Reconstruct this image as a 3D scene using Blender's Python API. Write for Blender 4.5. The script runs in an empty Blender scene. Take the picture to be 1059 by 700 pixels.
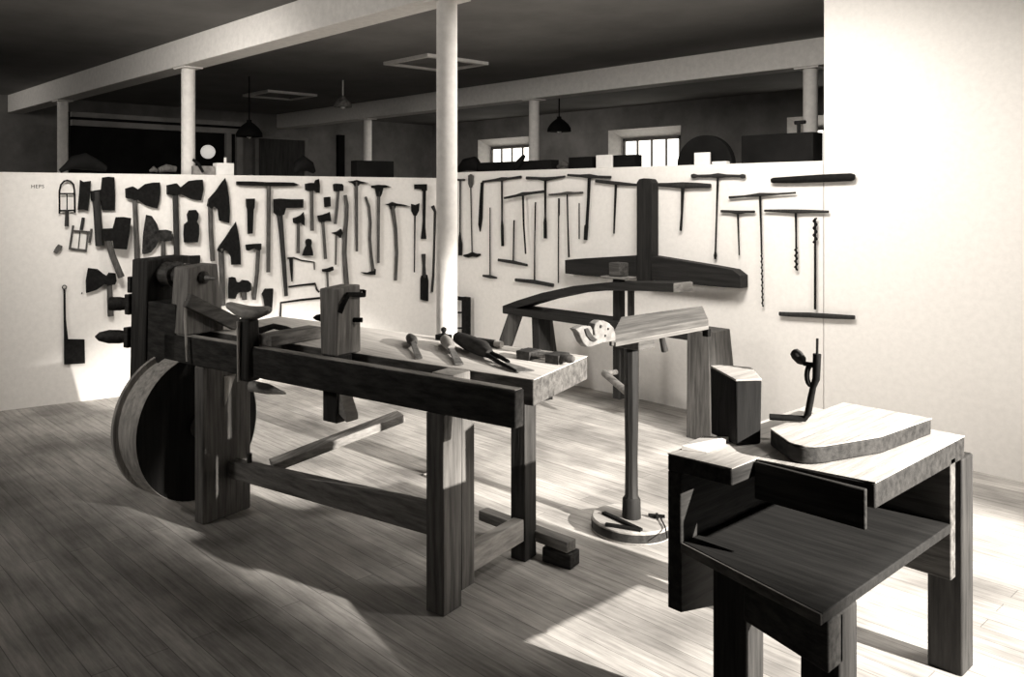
import bpy, bmesh, math, random
from mathutils import Vector
random.seed(7)
S = bpy.context.scene
COL = S.collection

# ------------------------------------------------------------------ camera frame / room frame
# room axes: x along the display wall (towards the viewer's right), y into the depth, z up
FL, EYE, PX, PY = 880.0, 1.5, 438.0, 203.0
FW = Vector((-.7612, .6485, 0)); RT = Vector((.6485, .7612, 0)); UP = Vector((0, 0, 1))
CAM = Vector((0, 0, EYE))

def ray(px, py):
    return FW + RT * ((px - PX) / FL) + UP * ((PY - py) / FL)
def depth(p):
    return (Vector(p) - CAM).dot(FW)
def onz(px, py, z):
    d = ray(px, py); return CAM + d * ((z - EYE) / d.z)

# ------------------------------------------------------------------ materials
def new_mat(name):
    m = bpy.data.materials.new(name); m.use_nodes = True
    nt = m.node_tree; b = nt.nodes['Principled BSDF']
    return m, nt, b
def ramp_mix(nt, fac, c0, c1, p0=.35, p1=.65):
    r = nt.nodes.new('ShaderNodeValToRGB')
    r.color_ramp.elements[0].position = p0; r.color_ramp.elements[0].color = (*c0, 1)
    r.color_ramp.elements[1].position = p1; r.color_ramp.elements[1].color = (*c1, 1)
    nt.links.new(fac, r.inputs[0]); return r.outputs[0]
TINT = (1.0, .93, .85)
def g(v, t=1.0):
    t *= .6
    return tuple(v * (1 + (c - 1) * t) for c in TINT)
def noisy(name, v0, v1, scale=(8, 8, 8), rough=.7, bump=.15, detail=6, metal=0, tint=1.0, spec=.3):
    m, nt, b = new_mat(name)
    tc = nt.nodes.new('ShaderNodeTexCoord'); mp = nt.nodes.new('ShaderNodeMapping')
    mp.inputs['Scale'].default_value = scale
    n = nt.nodes.new('ShaderNodeTexNoise'); n.inputs['Scale'].default_value = 1.0
    n.inputs['Detail'].default_value = detail; n.inputs['Roughness'].default_value = .65
    nt.links.new(tc.outputs['Object'], mp.inputs[0]); nt.links.new(mp.outputs[0], n.inputs['Vector'])
    nt.links.new(ramp_mix(nt, n.outputs[0], g(v0, tint), g(v1, tint)), b.inputs['Base Color'])
    b.inputs['Roughness'].default_value = rough; b.inputs['Metallic'].default_value = metal
    b.inputs['Specular IOR Level'].default_value = spec
    if bump:
        bp = nt.nodes.new('ShaderNodeBump'); bp.inputs['Strength'].default_value = bump; bp.inputs['Distance'].default_value = .01
        nt.links.new(n.outputs[0], bp.inputs['Height']); nt.links.new(bp.outputs[0], b.inputs['Normal'])
    return m
_w = {}
def wood(v0, v1, axis='x', rough=.75):
    k = (v0, v1, axis, rough)
    if k not in _w:
        sc = {'x': (3, 45, 45), 'y': (45, 3, 45), 'z': (45, 45, 3)}[axis]
        _w[k] = noisy('wood_%d' % len(_w), v0, v1, sc, rough, .3, 5)
    return _w[k]
WHITE = noisy('whitewashed_board', .80, .86, (30, 30, 30), .9, .05, 4, 0, .72, .1)
WHITE2 = noisy('white_paint', .70, .80, (20, 20, 20), .7, .05, 4, 0, .72, .2)
IRON = noisy('black_iron', .004, .012, (40, 40, 40), .7, .2, 5, 0, .5, .10)
STEEL = noisy('worn_steel', .10, .28, (40, 40, 40), .45, .15, 5, .3, .6)
BLACKX = wood(.006, .018, 'x'); BLACKZ = wood(.006, .018, 'z')
HANDLE = noisy('tool_handle_wood', .035, .10, (60, 60, 12), .7, .2)
HANDLED = noisy('dark_handle_wood', .012, .03, (60, 60, 12), .7, .2, 5, 0, .6)
PAPER = noisy('paper', .75, .85, (10, 10, 10), .9, 0, 3, 0, .7, .1)
CARDM = noisy('white_card', .75, .85, (10, 10, 10), .9, 0, 3, 0, .5, .1)
CEIL = noisy('shaded_ceiling', .17, .23, (1.2, 1.2, 1.2), .9, .05, 5, 0, .6, .1)  # greyed so the shade of an unlit ceiling sits in the colour
GREYW = noisy('grey_wall_plaster', .16, .26, (2, 2, 2), .95, .05, 6, 0, .7, .1)
DARKP = noisy('dark_panel', .004, .009, (4, 4, 4), .8, .05, 5, 0, .5, .1)
DOORM = noisy('dark_door_wood', .02, .05, (30, 30, 3), .7, .1)
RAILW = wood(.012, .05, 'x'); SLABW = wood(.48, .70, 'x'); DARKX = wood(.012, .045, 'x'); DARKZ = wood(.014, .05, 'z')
MIDX = wood(.10, .24, 'x'); MIDY = wood(.10, .24, 'y'); MIDZ = wood(.08, .2, 'z'); PALEY = wood(.3, .5, 'y'); PALEZ = wood(.35, .55, 'z')
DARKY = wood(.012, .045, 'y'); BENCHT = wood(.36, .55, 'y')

def floor_mat():
    m, nt, b = new_mat('plank_floor')
    tc = nt.nodes.new('ShaderNodeTexCoord')
    br = nt.nodes.new('ShaderNodeTexBrick')
    br.inputs['Scale'].default_value = 1; br.inputs['Brick Width'].default_value = 2.7; br.inputs['Row Height'].default_value = .085
    br.inputs['Mortar Size'].default_value = .0016; br.inputs['Mortar Smooth'].default_value = .4
    br.inputs['Color1'].default_value = (*g(.42), 1); br.inputs['Color2'].default_value = (*g(.54), 1); br.inputs['Mortar'].default_value = (*g(.20), 1)
    br.offset = .37
    mp = nt.nodes.new('ShaderNodeMapping'); mp.inputs['Scale'].default_value = (2.5, 30, 1)
    n = nt.nodes.new('ShaderNodeTexNoise'); n.inputs['Scale'].default_value = 1.4; n.inputs['Detail'].default_value = 7; n.inputs['Roughness'].default_value = .7
    n2 = nt.nodes.new('ShaderNodeTexNoise'); n2.inputs['Scale'].default_value = 2.2; n2.inputs['Detail'].default_value = 6
    nt.links.new(tc.outputs['Object'], br.inputs['Vector']); nt.links.new(tc.outputs['Object'], mp.inputs[0])
    nt.links.new(mp.outputs[0], n.inputs['Vector']); nt.links.new(tc.outputs['Object'], n2.inputs['Vector'])
    mx = nt.nodes.new('ShaderNodeMix'); mx.data_type = 'RGBA'; mx.blend_type = 'MULTIPLY'; mx.inputs[0].default_value = 1
    mx2 = nt.nodes.new('ShaderNodeMix'); mx2.data_type = 'RGBA'; mx2.blend_type = 'MULTIPLY'; mx2.inputs[0].default_value = 1
    nt.links.new(br.outputs['Color'], mx.inputs[6]); nt.links.new(ramp_mix(nt, n.outputs[0], (.55, .55, .55), (1.2, 1.2, 1.2), .3, .7), mx.inputs[7])
    nt.links.new(mx.outputs[2], mx2.inputs[6]); nt.links.new(ramp_mix(nt, n2.outputs[0], (.5, .5, .5), (1.12, 1.12, 1.12), .32, .62), mx2.inputs[7])
    nt.links.new(mx2.outputs[2], b.inputs['Base Color'])
    b.inputs['Roughness'].default_value = .6; b.inputs['Specular IOR Level'].default_value = .2
    bp = nt.nodes.new('ShaderNodeBump'); bp.inputs['Strength'].default_value = .2; bp.inputs['Distance'].default_value = .004
    nt.links.new(n.outputs[0], bp.inputs['Height']); nt.links.new(bp.outputs[0], b.inputs['Normal'])
    return m
FLOORM = floor_mat()
def emit(name, col, s):
    m, nt, b = new_mat(name)
    b.inputs['Base Color'].default_value = (*col, 1); b.inputs['Emission Color'].default_value = (*col, 1); b.inputs['Emission Strength'].default_value = s
    return m
PANE = emit('frosted_pane_daylight', (.92, .88, .80), 2.5)
GLOBE = emit('opal_globe', (.92, .88, .82), .55)

# ------------------------------------------------------------------ mesh builder
class MB:
    def __init__(s): s.v = []; s.f = []
    def prism(s, a, b):
        n = len(a); o = len(s.v); s.v += [Vector(p) for p in a] + [Vector(p) for p in b]
        s.f.append(list(range(o, o + n))[::-1]); s.f.append(list(range(o + n, o + 2 * n)))
        for i in range(n):
            j = (i + 1) % n; s.f.append([o + i, o + j, o + n + j, o + n + i])
        return s
    def box(s, x, y, z, fr=None):
        fr = fr or (lambda a, b, c: Vector((a, b, c)))
        q = [(x[0], y[0]), (x[1], y[0]), (x[1], y[1]), (x[0], y[1])]
        return s.prism([fr(a, b, z[0]) for a, b in q], [fr(a, b, z[1]) for a, b in q])
    def bar(s, p, q, w, h, side=None):
        p, q = Vector(p), Vector(q); d = (q - p).normalized()
        up = UP if abs(d.z) < .95 else Vector((0, 1, 0))
        if side is not None: sd = Vector(side); sd = (sd - d * sd.dot(d)).normalized()
        else: sd = d.cross(up).normalized()
        n = sd.cross(d).normalized()
        w2 = w if isinstance(w, (tuple, list)) else (w, w); h2 = h if isinstance(h, (tuple, list)) else (h, h)
        def ring(c, w, h): return [c + sd * w / 2 + n * h / 2, c - sd * w / 2 + n * h / 2, c - sd * w / 2 - n * h / 2, c + sd * w / 2 - n * h / 2]
        return s.prism(ring(p, w2[0], h2[0]), ring(q, w2[1], h2[1]))
    def tube(s, pts, radii, seg=10, flat=1.0, nrm=None):
        pts = [Vector(p) for p in pts]
        if not isinstance(radii, (list, tuple)): radii = [radii] * len(pts)
        o = len(s.v); ref = None
        for i, p in enumerate(pts):
            a = pts[max(i - 1, 0)]; b = pts[min(i + 1, len(pts) - 1)]; d = (b - a).normalized()
            if ref is None:
                ref = Vector(nrm) if nrm is not None else (UP if abs(d.z) < .9 else Vector((1, 0, 0)))
            ref = (ref - d * ref.dot(d)).normalized(); sd = d.cross(ref)
            for k in range(seg):
                t = 2 * math.pi * k / seg
                s.v.append(p + (ref * math.cos(t) * flat + sd * math.sin(t)) * radii[i])
        for i in range(len(pts) - 1):
            for k in range(seg):
                k2 = (k + 1) % seg
                s.f.append([o + i * seg + k, o + i * seg + k2, o + (i + 1) * seg + k2, o + (i + 1) * seg + k])
        s.f.append([o + k for k in range(seg)][::-1]); e = o + (len(pts) - 1) * seg
        s.f.append([e + k for k in range(seg)])
        return s
    def lathe(s, org, axis, prof, seg=24):
        org = Vector(org); ax = Vector(axis).normalized()
        return s.tube([org + ax * h for h, r in prof], [max(r, .0005) for h, r in prof], seg) if all(prof[i + 1][0] > prof[i][0] for i in range(len(prof) - 1)) else s._lathe(org, ax, prof, seg)
    def _lathe(s, org, ax, prof, seg):
        ref = UP if abs(ax.z) < .9 else Vector((1, 0, 0)); ref = (ref - ax * ref.dot(ax)).normalized(); sd = ax.cross(ref)
        o = len(s.v)
        for h, r in prof:
            for k in range(seg):
                t = 2 * math.pi * k / seg; s.v.append(org + ax * h + (ref * math.cos(t) + sd * math.sin(t)) * max(r, .0005))
        for i in range(len(prof) - 1):
            for k in range(seg):
                k2 = (k + 1) % seg; s.f.append([o + i * seg + k, o + i * seg + k2, o + (i + 1) * seg + k2, o + (i + 1) * seg + k])
        s.f.append([o + k for k in range(seg)][::-1]); e = o + (len(prof) - 1) * seg
        s.f.append([e + k for k in range(seg)])
        return s
    def helix(s, p, q, R, r, turns, seg=6):
        p, q = Vector(p), Vector(q); d = (q - p).normalized(); a = Vector((1, 0, 0)) if abs(d.x) < .9 else UP
        a = (a - d * a.dot(d)).normalized(); b = d.cross(a); n = int(turns * 9); pts = []
        for i in range(n + 1):
            t = 2 * math.pi * turns * i / n; pts.append(p + (q - p) * (i / n) + (a * math.cos(t) + b * math.sin(t)) * R)
        return s.tube(pts, r, seg)
    def build(s, name, mat, parent=None, bevel=0.0, tri=False, origin=None):
        me = bpy.data.meshes.new(name); bm = bmesh.new()
        if parent is not None:
            org = Vector(parent['_o'])
        else:
            org = Vector(origin) if origin is not None else Vector(((min(v.x for v in s.v) + max(v.x for v in s.v)) / 2, (min(v.y for v in s.v) + max(v.y for v in s.v)) / 2, min(v.z for v in s.v)))
        vs = [bm.verts.new(v - org) for v in s.v]
        for f in s.f:
            try: bm.faces.new([vs[i] for i in f])
            except ValueError: pass
        bmesh.ops.recalc_face_normals(bm, faces=bm.faces[:])
        if tri: bmesh.ops.triangulate(bm, faces=[f for f in bm.faces if len(f.verts) > 4])
        bm.to_mesh(me); bm.free()
        me.polygons.foreach_set('use_smooth', [True] * len(me.polygons)); me.set_sharp_from_angle(angle=math.radians(38))
        o = bpy.data.objects.new(name, me); COL.objects.link(o)
        if mat: me.materials.append(mat)
        if parent is not None: o.parent = parent
        else: o.location = org
        o['_o'] = org[:]
        if bevel:
            b = o.modifiers.new('edge', 'BEVEL'); b.width = bevel; b.segments = 2; b.limit_method = 'ANGLE'; b.angle_limit = math.radians(40)
            b.harden_normals = False
        return o

def tag(o, label, cat, group=None):
    o['label'] = label; o['category'] = cat
    if group: o['group'] = group
    return o
def thing(name, loc, label, cat, group=None):
    o = bpy.data.objects.new(name, None); COL.objects.link(o); o.location = loc; o.empty_display_size = .1
    o['_o'] = tuple(loc); return tag(o, label, cat, group)
def struct(o): o['kind'] = 'structure'; return o

# ------------------------------------------------------------------ the setting
TOPR, TOPL = 1.72, 1.67
LP = Vector((-6.42, 1.775, 0)); CP = Vector((-5.915, 5.3, 0)); LD = (CP - LP).normalized(); LN = Vector((LD.y, -LD.x, 0))
CZ = 2.77
struct(MB().box((-12, 4), (-3, 10.4), (-.1, 0)).build('floor', FLOORM, origin=(0, 0, 0)))
struct(MB().box((-12, 4), (-3, 10.4), (CZ, CZ + .1)).build('ceiling', CEIL, origin=(0, 0, CZ)))
# white display partitions (tools hang on them) and the full-height wall that carries on to the right
struct(MB().box((-5.9, -2.405), (5.3, 5.52), (0, TOPR)).build('wall_display_right', WHITE, origin=(-4, 5.3, 0)))
a = LP - LD * 1.2; b_ = CP + LD * .12
struct(MB().prism([a, b_, b_ - LN * .2, a - LN * .2], [p + UP * TOPL for p in (a, b_, b_ - LN * .2, a - LN * .2)]).build('wall_display_left', WHITE, origin=LP))
struct(MB().box((-2.4, 3.2), (5.3, 5.5), (0, CZ)).build('wall_right', WHITE, origin=(0, 5.3, 0)))
# outer wall with three basement windows, end wall with a door
WX = [(-10.2, -9.25), (-7.5, -6.55), (-4.85, -3.9)]; WZ = (1.62, 2.33)
mb = MB(); xs = [-11.7] + [v for w in WX for v in w] + [3.2]
SP = .12
for i in range(0, len(xs), 2):
    l = xs[i] + (SP if i else 0); r = xs[i + 1] - (SP if i + 2 < len(xs) else 0)
    mb.box((l, r), (10.0, 10.3), (0, CZ))
for w in WX:
    mb.box((w[0] - SP, w[1] + SP), (10.0, 10.3), (0, WZ[0] - .05)); mb.box((w[0] - SP, w[1] + SP), (10.0, 10.3), (WZ[1] + SP, CZ))
struct(mb.build('wall_outer', GREYW, origin=(-6, 10, 0)))
for i, w in enumerate(WX):
    fr = MB()
    o = (w[0] - SP, w[1] + SP, WZ[0] - .05, WZ[1] + SP); n = (w[0], w[1], WZ[0], WZ[1])
    def P(x, z, y): return Vector((x, y, z))
    oc = [(o[0], o[2]), (o[1], o[2]), (o[1], o[3]), (o[0], o[3])]; ic = [(n[0], n[2]), (n[1], n[2]), (n[1], n[3]), (n[0], n[3])]
    for k in range(4):
        j = (k + 1) % 4
        fr.prism([P(*oc[k], 9.995), P(*oc[j], 9.995), P(*ic[j], 10.2), P(*ic[k], 10.2)], [P(*oc[k], 10.01), P(*oc[j], 10.01), P(*ic[j], 10.22), P(*ic[k], 10.22)])
    win = struct(fr.build('window_%d' % (i + 1), WHITE2, origin=(w[0], 10.1, WZ[0])))
    MB().box((w[0], w[1]), (10.215, 10.23), WZ).build('pane', PANE, win)
    bars = MB()
    for k in range(1, 4):
        x = w[0] + (w[1] - w[0]) * k / 4; bars.box((x - .012, x + .012), (10.19, 10.214), WZ)
    bars.box(w, (10.18, 10.214), (WZ[1] - .04, WZ[1])); bars.box((w[0], w[0] + .03), (10.18, 10.214), WZ); bars.box((w[1] - .03, w[1]), (10.18, 10.214), WZ)
    bars.build('window_frame', noisy('window_bar', .10, .16, (9, 9, 9), .6, 0) if i == 0 else bpy.data.materials['window_bar'], win)
struct(MB().box((-11.7, -11.5), (-3, 10), (0, CZ)).build('wall_end', GREYW, origin=(-11.5, 3, 0)))
d1 = struct(MB().box((-11.498, -11.45), (6.46, 7.28), (0, 2.38)).build('door_1', DOORM))
MB().box((-11.498, -11.43), (6.40, 6.46), (0, 2.42)).box((-11.498, -11.43), (7.28, 7.34), (0, 2.42)).box((-11.498, -11.43), (6.46, 7.28), (2.38, 2.42)).build('door_frame', GREYW, d1)
struct(MB().box((-11.498, -11.42), (7.92, 8.04), (0, 2.5)).build('trim_1', DARKP))
# dark booth wall behind the left partition with pale header boards
struct(MB().box((-10.1, -9.92), (3.2, 5.34), (0, 2.46)).build('wall_booth', DARKP, origin=(-10, 4.2, 0)))
struct(MB().box((-9.918, -9.87), (3.2, 5.4), (2.40, 2.455)).build('trim_2', GREYW))
struct(MB().box((-9.918, -9.85), (3.2, 5.4), (2.30, 2.365)).build('trim_3', GREYW))
struct(MB().box((-9.918, -9.86), (5.11, 5.18), (0, 2.30)).build('trim_4', GREYW))
struct(MB().box((-9.918, -9.86), (5.26, 5.34), (0, 2.30)).build('trim_5', GREYW))
# ceiling beams and pipe posts
BEAMZ = 2.55
struct(MB().box((-11.5, 3.2), (2.95, 3.15), (BEAMZ, CZ)).build('beam_near', WHITE2, bevel=.006))
struct(MB().box((-11.5, 3.2), (6.81, 7.01), (BEAMZ, CZ)).build('beam_far', WHITE2, bevel=.006))
for nm, x, y in (('column_near', -3.383, 3.046), ('column_middle', -6.54, 3.046), ('column_end', -9.69, 3.046),
                 ('column_far_right', -3.24, 6.91), ('column_far_middle', -6.26, 6.91), ('column_far_end', -9.28, 6.91)):
    c = struct(MB().tube([(x, y, .012), (x, y, BEAMZ - .012)], .056, 24).build(nm, WHITE2))
    MB().box((x - .1, x + .1), (y - .08, y + .08), (BEAMZ - .012, BEAMZ)).build('cap_plate', WHITE2, c)
    MB().box((x - .09, x + .09), (y - .09, y + .09), (0, .012)).build('base_plate', WHITE2, c)

# lettering on the left partition
cu = bpy.data.curves.new('wall_lettering', 'FONT'); cu.body = 'HEPS'; cu.size = .036; cu.extrude = .0006; cu.space_character = 1.15
cu.materials.append(IRON)
_tmp = bpy.data.objects.new('lettering_source', cu); COL.objects.link(_tmp)
bpy.context.view_layer.update()
_me = bpy.data.meshes.new_from_object(_tmp.evaluated_get(bpy.context.evaluated_depsgraph_get()))
bpy.data.objects.remove(_tmp); bpy.data.curves.remove(cu)
lt = bpy.data.objects.new('wall_lettering', _me); COL.objects.link(lt)

# ------------------------------------------------------------------ tools on the walls
def wp(side, px, py, off):
    d = ray(px, py)
    if side == 'R':
        k = (5.3 - off) / d.y
    else:
        k = (LP + LN * off).dot(LN) / d.dot(LN)
    return CAM + d * k
NRM = {'R': Vector((0, -1, 0)), 'L': LN}
lt.location = wp('L', 32, 194.5, .001)
lt.rotation_euler = (math.pi / 2, 0, math.atan2(LD.y, LD.x))
tag(lt, 'small black letters painted near the top left of the white partition', 'lettering')

GL = 'tools hung on the left white partition'; GR = 'augers and borers hung on the right white partition'
def shape(mb, side, sh, off):
    n = NRM[side]; k = sh[0]
    if k == 'poly':
        pts = sh[1]; th = sh[2]; th = th if isinstance(th, (list, tuple)) else [th] * len(pts)
        base = [wp(side, x, y, off) for x, y in pts]
        mb.prism([p - n * min(t / 2, off - .002) for p, t in zip(base, th)], [p + n * t / 2 for p, t in zip(base, th)])
    elif k == 'rod':
        pts = [wp(side, x, y, off) for x, y, w in sh[1]]
        rad = [max(w, 1.2) * depth(p) / FL / 2 for p, (x, y, w) in zip(pts, sh[1])]
        mb.tube(pts, rad, 10, sh[2] if len(sh) > 2 else .8, n)
    elif k == 'spiral':
        p, q = wp(side, *sh[1], off), wp(side, *sh[2], off); w = sh[3] * depth(p) / FL / 2
        mb.tube([p, q], w * .45, 8); mb.helix(p, q, w * .65, w * .4, sh[4])
    elif k == 'ring':
        c = wp(side, *sh[1], off); R = sh[2] * depth(c) / FL; r = sh[3] * depth(c) / FL / 2
        t = LD if side == 'L' else Vector((1, 0, 0))
        mb.tube([c + (t * math.cos(i * math.pi / 8) + UP * math.sin(i * math.pi / 8)) * R for i in range(17)], r, 8)
def tool(side, name, label, cat, parts, off=.03, group=None):
    grp = group or (GL if side == 'L' else GR)
    allp = []
    for p in parts:
        for sh in p[2]:
            if sh[0] in ('poly', 'rod'): allp += [(q[0], q[1]) for q in sh[1]]
            elif sh[0] == 'spiral': allp += [sh[1], sh[2]]
            else: allp.append(sh[1])
    bx = sum(p[0] for p in allp) / len(allp); by = max(p[1] for p in allp)
    org = wp(side, bx, by, .0)
    if len(parts) == 1:
        mb = MB()
        for sh in parts[0][2]: shape(mb, side, sh, parts[0][3] if len(parts[0]) > 3 else off)
        return tag(mb.build(name, parts[0][1], None, .0015, True, org), label, cat, grp)
    t = thing(name, org, label, cat, grp)
    for p in parts:
        mb = MB()
        for sh in p[2]: shape(mb, side, sh, p[3] if len(p) > 3 else off)
        mb.build(p[0], p[1], t, .0015, True)
    return t
def rod(*p): return ('rod', list(p))
def poly(*p, th=.03): return ('poly', list(p), th)

tool('L', 'arched_frame_scraper', 'arched open iron frame with crossbar and short handle, topmost left on white partition', 'tool', [
    ('frame', IRON, [rod((61.5, 221, 1.9), (61.5, 197, 1.9), (63, 191, 1.9), (66, 187.5, 1.9), (69.5, 186.5, 1.9), (73, 187.5, 1.9), (76, 191, 1.9), (77, 197, 1.9), (77.5, 220, 1.9)), rod((61.5, 200.3, 1.7), (77, 200.3, 1.7)), rod((61.5, 218, 1.9), (77.5, 217.5, 1.9)), rod((69.3, 200, .9), (69.3, 218, .9))]),
    ('handle', HANDLED, [rod((69.3, 217, 3.6), (69, 234, 4.4))])])
tool('L', 'toothed_board', 'short dark toothed board hung beside the arched iron frame', 'tool', [
    ('board', IRON, [poly((82.8, 186), (86, 188), (93.8, 187), (92.5, 203), (91, 218), (86, 216.5), (80.4, 217), (82, 200), th=.025)])])
tool('L', 'side_axe', 'square-bladed black side axe with long dark handle, first axe from the left', 'axe', [
    ('axe_head', IRON, [poly((105.5, 183.5), (112, 182.7), (118.4, 183.3), (119.2, 200), (118.8, 217.6), (105.5, 217.2), (104.5, 208), (94.5, 207.5), (93.8, 197.5), (104.5, 196), th=[.006, .006, .005, .005, .005, .006, .03, .04, .04, .03])]),
    ('handle', HANDLED, [rod((99.5, 198, 8), (101, 225, 8), (103, 254, 8.6))])], .03)
tool('L', 'squared_broad_axe', 'black broad axe with slanted square blade, hung over the side axe handle foot', 'axe', [
    ('axe_head', IRON, [poly((119.5, 224.5), (128, 224.3), (135.8, 225.5), (134, 242), (131.3, 258), (117.5, 257), (117, 249), (106, 248.5), (106, 236.5), (117, 236), th=[.006, .006, .005, .005, .005, .006, .03, .045, .045, .03])], .09),
    ('handle', HANDLE, [rod((110, 243, 6.4), (117, 266, 6.6), (125.5, 286.6, 7))], .09)])
tool('L', 'fan_broad_axe', 'black fan-bladed broad axe with pale straight handle at upper left', 'axe', [
    ('axe_head', IRON, [poly((142.6, 196), (150, 190.3), (158, 188.7), (165.5, 188.5), (166, 199), (165, 208), (163, 215.5), (157, 214.5), (150, 212), (143.5, 207), (137, 206.5), (130.5, 204.5), (130, 195), (137, 192.8), th=[.03, .012, .008, .005, .005, .005, .005, .008, .012, .03, .05, .05, .05, .05])]),
    ('handle', HANDLE, [rod((139, 200, 5), (140.5, 235, 5), (142, 273, 6))])])
tool('L', 'half_moon_axe', 'half-moon bladed axe with socket, grey worn blade facing left', 'axe', [
    ('axe_head', noisy('grey_iron', .006, .035, (30, 30, 30), .5, .2, 5, 0, .5, .1), [poly((151, 222), (157, 223.4), (162.4, 232), (163.9, 238), (172, 237.5), (177, 239), (177, 249), (170, 249.5), (164, 248), (161, 255), (156, 261), (150, 262.8), (147, 262.6), (147.6, 245), (149.3, 232), th=[.006, .008, .02, .03, .045, .045, .045, .045, .03, .02, .008, .006, .005, .005, .005])]),
    ('handle', HANDLE, [rod((168.6, 246, 4.6), (169, 272, 5))])])
tool('L', 'ladder_frame', 'small pale tilted ladder-like wooden frame with forked ends', 'tool', [
    ('frame', HANDLE, [rod((75.7, 233, 2.3), (72, 258, 2.3)), rod((94.6, 236.5, 2.3), (92.5, 251, 2.6)), rod((91, 240, 1.8), (88.8, 260.5, 2)), rod((75.5, 238.6, 2), (94, 240, 2)), rod((71.5, 257, 2.2), (89.5, 259, 2.2)), rod((82.8, 239, 1.4), (81, 258, 1.4))]),
    ('handle', HANDLED, [rod((86.3, 225, 3.2), (84, 238, 3.6))])], .02)
tool('L', 'small_whetstone', 'tiny grey two-toned stone hung below the arched frame', 'stone', [
    ('body', HANDLE, [poly((60.5, 252.5), (64.5, 254.5), (63, 258.5), (58.5, 262.5), (55.5, 260.5), (58, 256), th=.025)])], .016)
tool('L', 'hand_axe', 'black flared hand axe with short handle, blade facing left, below the squared broad axe', 'axe', [
    ('axe_head', IRON, [poly((90.9, 277), (101, 278.2), (106, 282.5), (110.5, 285.5), (113, 282), (119, 282.5), (120, 290), (118.5, 294), (111, 295), (108, 293.5), (100, 299.7), (93, 302), (89, 303), (88.6, 290), th=[.005, .006, .015, .04, .045, .045, .045, .045, .045, .035, .012, .006, .005, .005])]),
    ('handle', HANDLE, [rod((113, 290, 5.4), (114.5, 327, 6.4))])])
tool('L', 'long_cleaver', 'square black cleaver on long thin rod with hanging ring, low on partition', 'cleaver', [
    ('blade', IRON, [poly((66, 349), (71, 350.6), (87.5, 350.8), (88, 375.6), (66.3, 376.9), th=[.008, .008, .005, .005, .008])]),
    ('handle', IRON, [rod((66.6, 299.5, 2.2), (67, 330, 2.4), (68.3, 351, 4.2))]),
    ('hanging_ring', IRON, [('ring', (66.6, 297, 0)[:2], 2.0, 1.1)])], .02)
tool('L', 'wall_nail', 'single nail head in the partition left of the hand axe', 'nail', [('nail', IRON, [rod((84.3, 303, 2.2), (85, 303.2, 2.2))])], .004)
tool('L', 'flared_felling_axe', 'flared black axe with dark handle just right of the fan-bladed axe', 'axe', [
    ('axe_head', IRON, [poly((186.6, 194), (195, 187.2), (203, 186), (209.8, 185.8), (210.7, 195.7), (208.2, 207.4), (203, 207.2), (197, 205.5), (188, 201), (180, 201.5), (173, 201), (173, 191.5), (178, 190.5), (182, 189.5), th=[.03, .012, .007, .005, .005, .005, .007, .012, .03, .05, .05, .05, .05, .05])]),
    ('handle', HANDLED, [rod((181.2, 195, 6), (182, 230, 6), (183, 272, 6))])])
tool('L', 'bottle_axe_head', 'handleless bottle-shaped black axe head hung below the flared axe blade', 'axe head', [
    ('head', IRON, [poly((196, 217.5), (202, 217), (204.8, 221), (204.3, 226), (203, 229), (205.2, 233), (205.3, 242), (204, 250.4), (191, 250.6), (190.3, 242), (191, 232), (194.8, 229), (193.8, 222), th=.045)])])
tool('L', 'long_goosewing_axe', 'pointed goosewing axe with upright grey handle, the upper of two', 'axe', [
    ('axe_head', IRON, [poly((233, 183.7), (235.4, 193), (237, 204), (238, 218), (237.3, 231), (232, 229.5), (226.4, 228), (225, 216), (221.5, 213.5), (218, 216), (214.5, 213), (215.8, 206), (222.6, 198), (228, 190), th=[.005, .005, .005, .005, .005, .006, .008, .012, .025, .04, .04, .04, .02, .008])]),
    ('handle', HANDLE, [rod((217.4, 208, 5.2), (218, 240, 5), (220, 270, 5))])])
tool('L', 'low_goosewing_axe', 'pointed goosewing axe hanging lower, handle going down behind the lathe headstock', 'axe', [
    ('axe_head', IRON, [poly((244, 229), (246.8, 242), (248.6, 256), (249.2, 273.6), (239, 273.8), (238.6, 266), (237.4, 263), (235, 259.5), (232, 258.5), (229, 262), (225, 259), (226.5, 255), (233, 245.5), (239, 236), th=[.005, .005, .005, .005, .006, .008, .01, .015, .025, .04, .04, .03, .015, .007])]),
    ('handle', HANDLE, [rod((228.4, 257, 6), (229.5, 280, 6), (230.5, 316, 6))])])
tool('L', 'long_bar_pick', 'large T-shaped pick with long flat pointed bar and straight grey handle', 'pick', [
    ('bar', IRON, [poly((245, 187.5), (262, 187.6), (275, 188.3), (290, 188.4), (303, 188.8), (309.5, 191.2), (303, 192.4), (285, 192.6), (262, 192), (245, 191.2), th=.035)]),
    ('handle', HANDLE, [rod((278, 189, 5), (277.8, 205, 4.6), (277.4, 281.5, 4.2))])])
tool('L', 'splitting_wedge', 'narrow black wedge with square head left of the large T-shaped pick', 'wedge', [
    ('wedge', IRON, [poly((255, 205.5), (263, 205.3), (262.8, 214), (261.8, 217), (261.3, 241.5), (256.2, 242), (256, 217), (255, 213), th=[.04, .04, .035, .03, .012, .012, .03, .035])])])
tool('L', 'black_block', 'small square black iron block peeking above the headstock spindle', 'block', [
    ('block', IRON, [poly((195, 264.5), (206.5, 264), (206, 274), (195.5, 274), th=.04)])])
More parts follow.
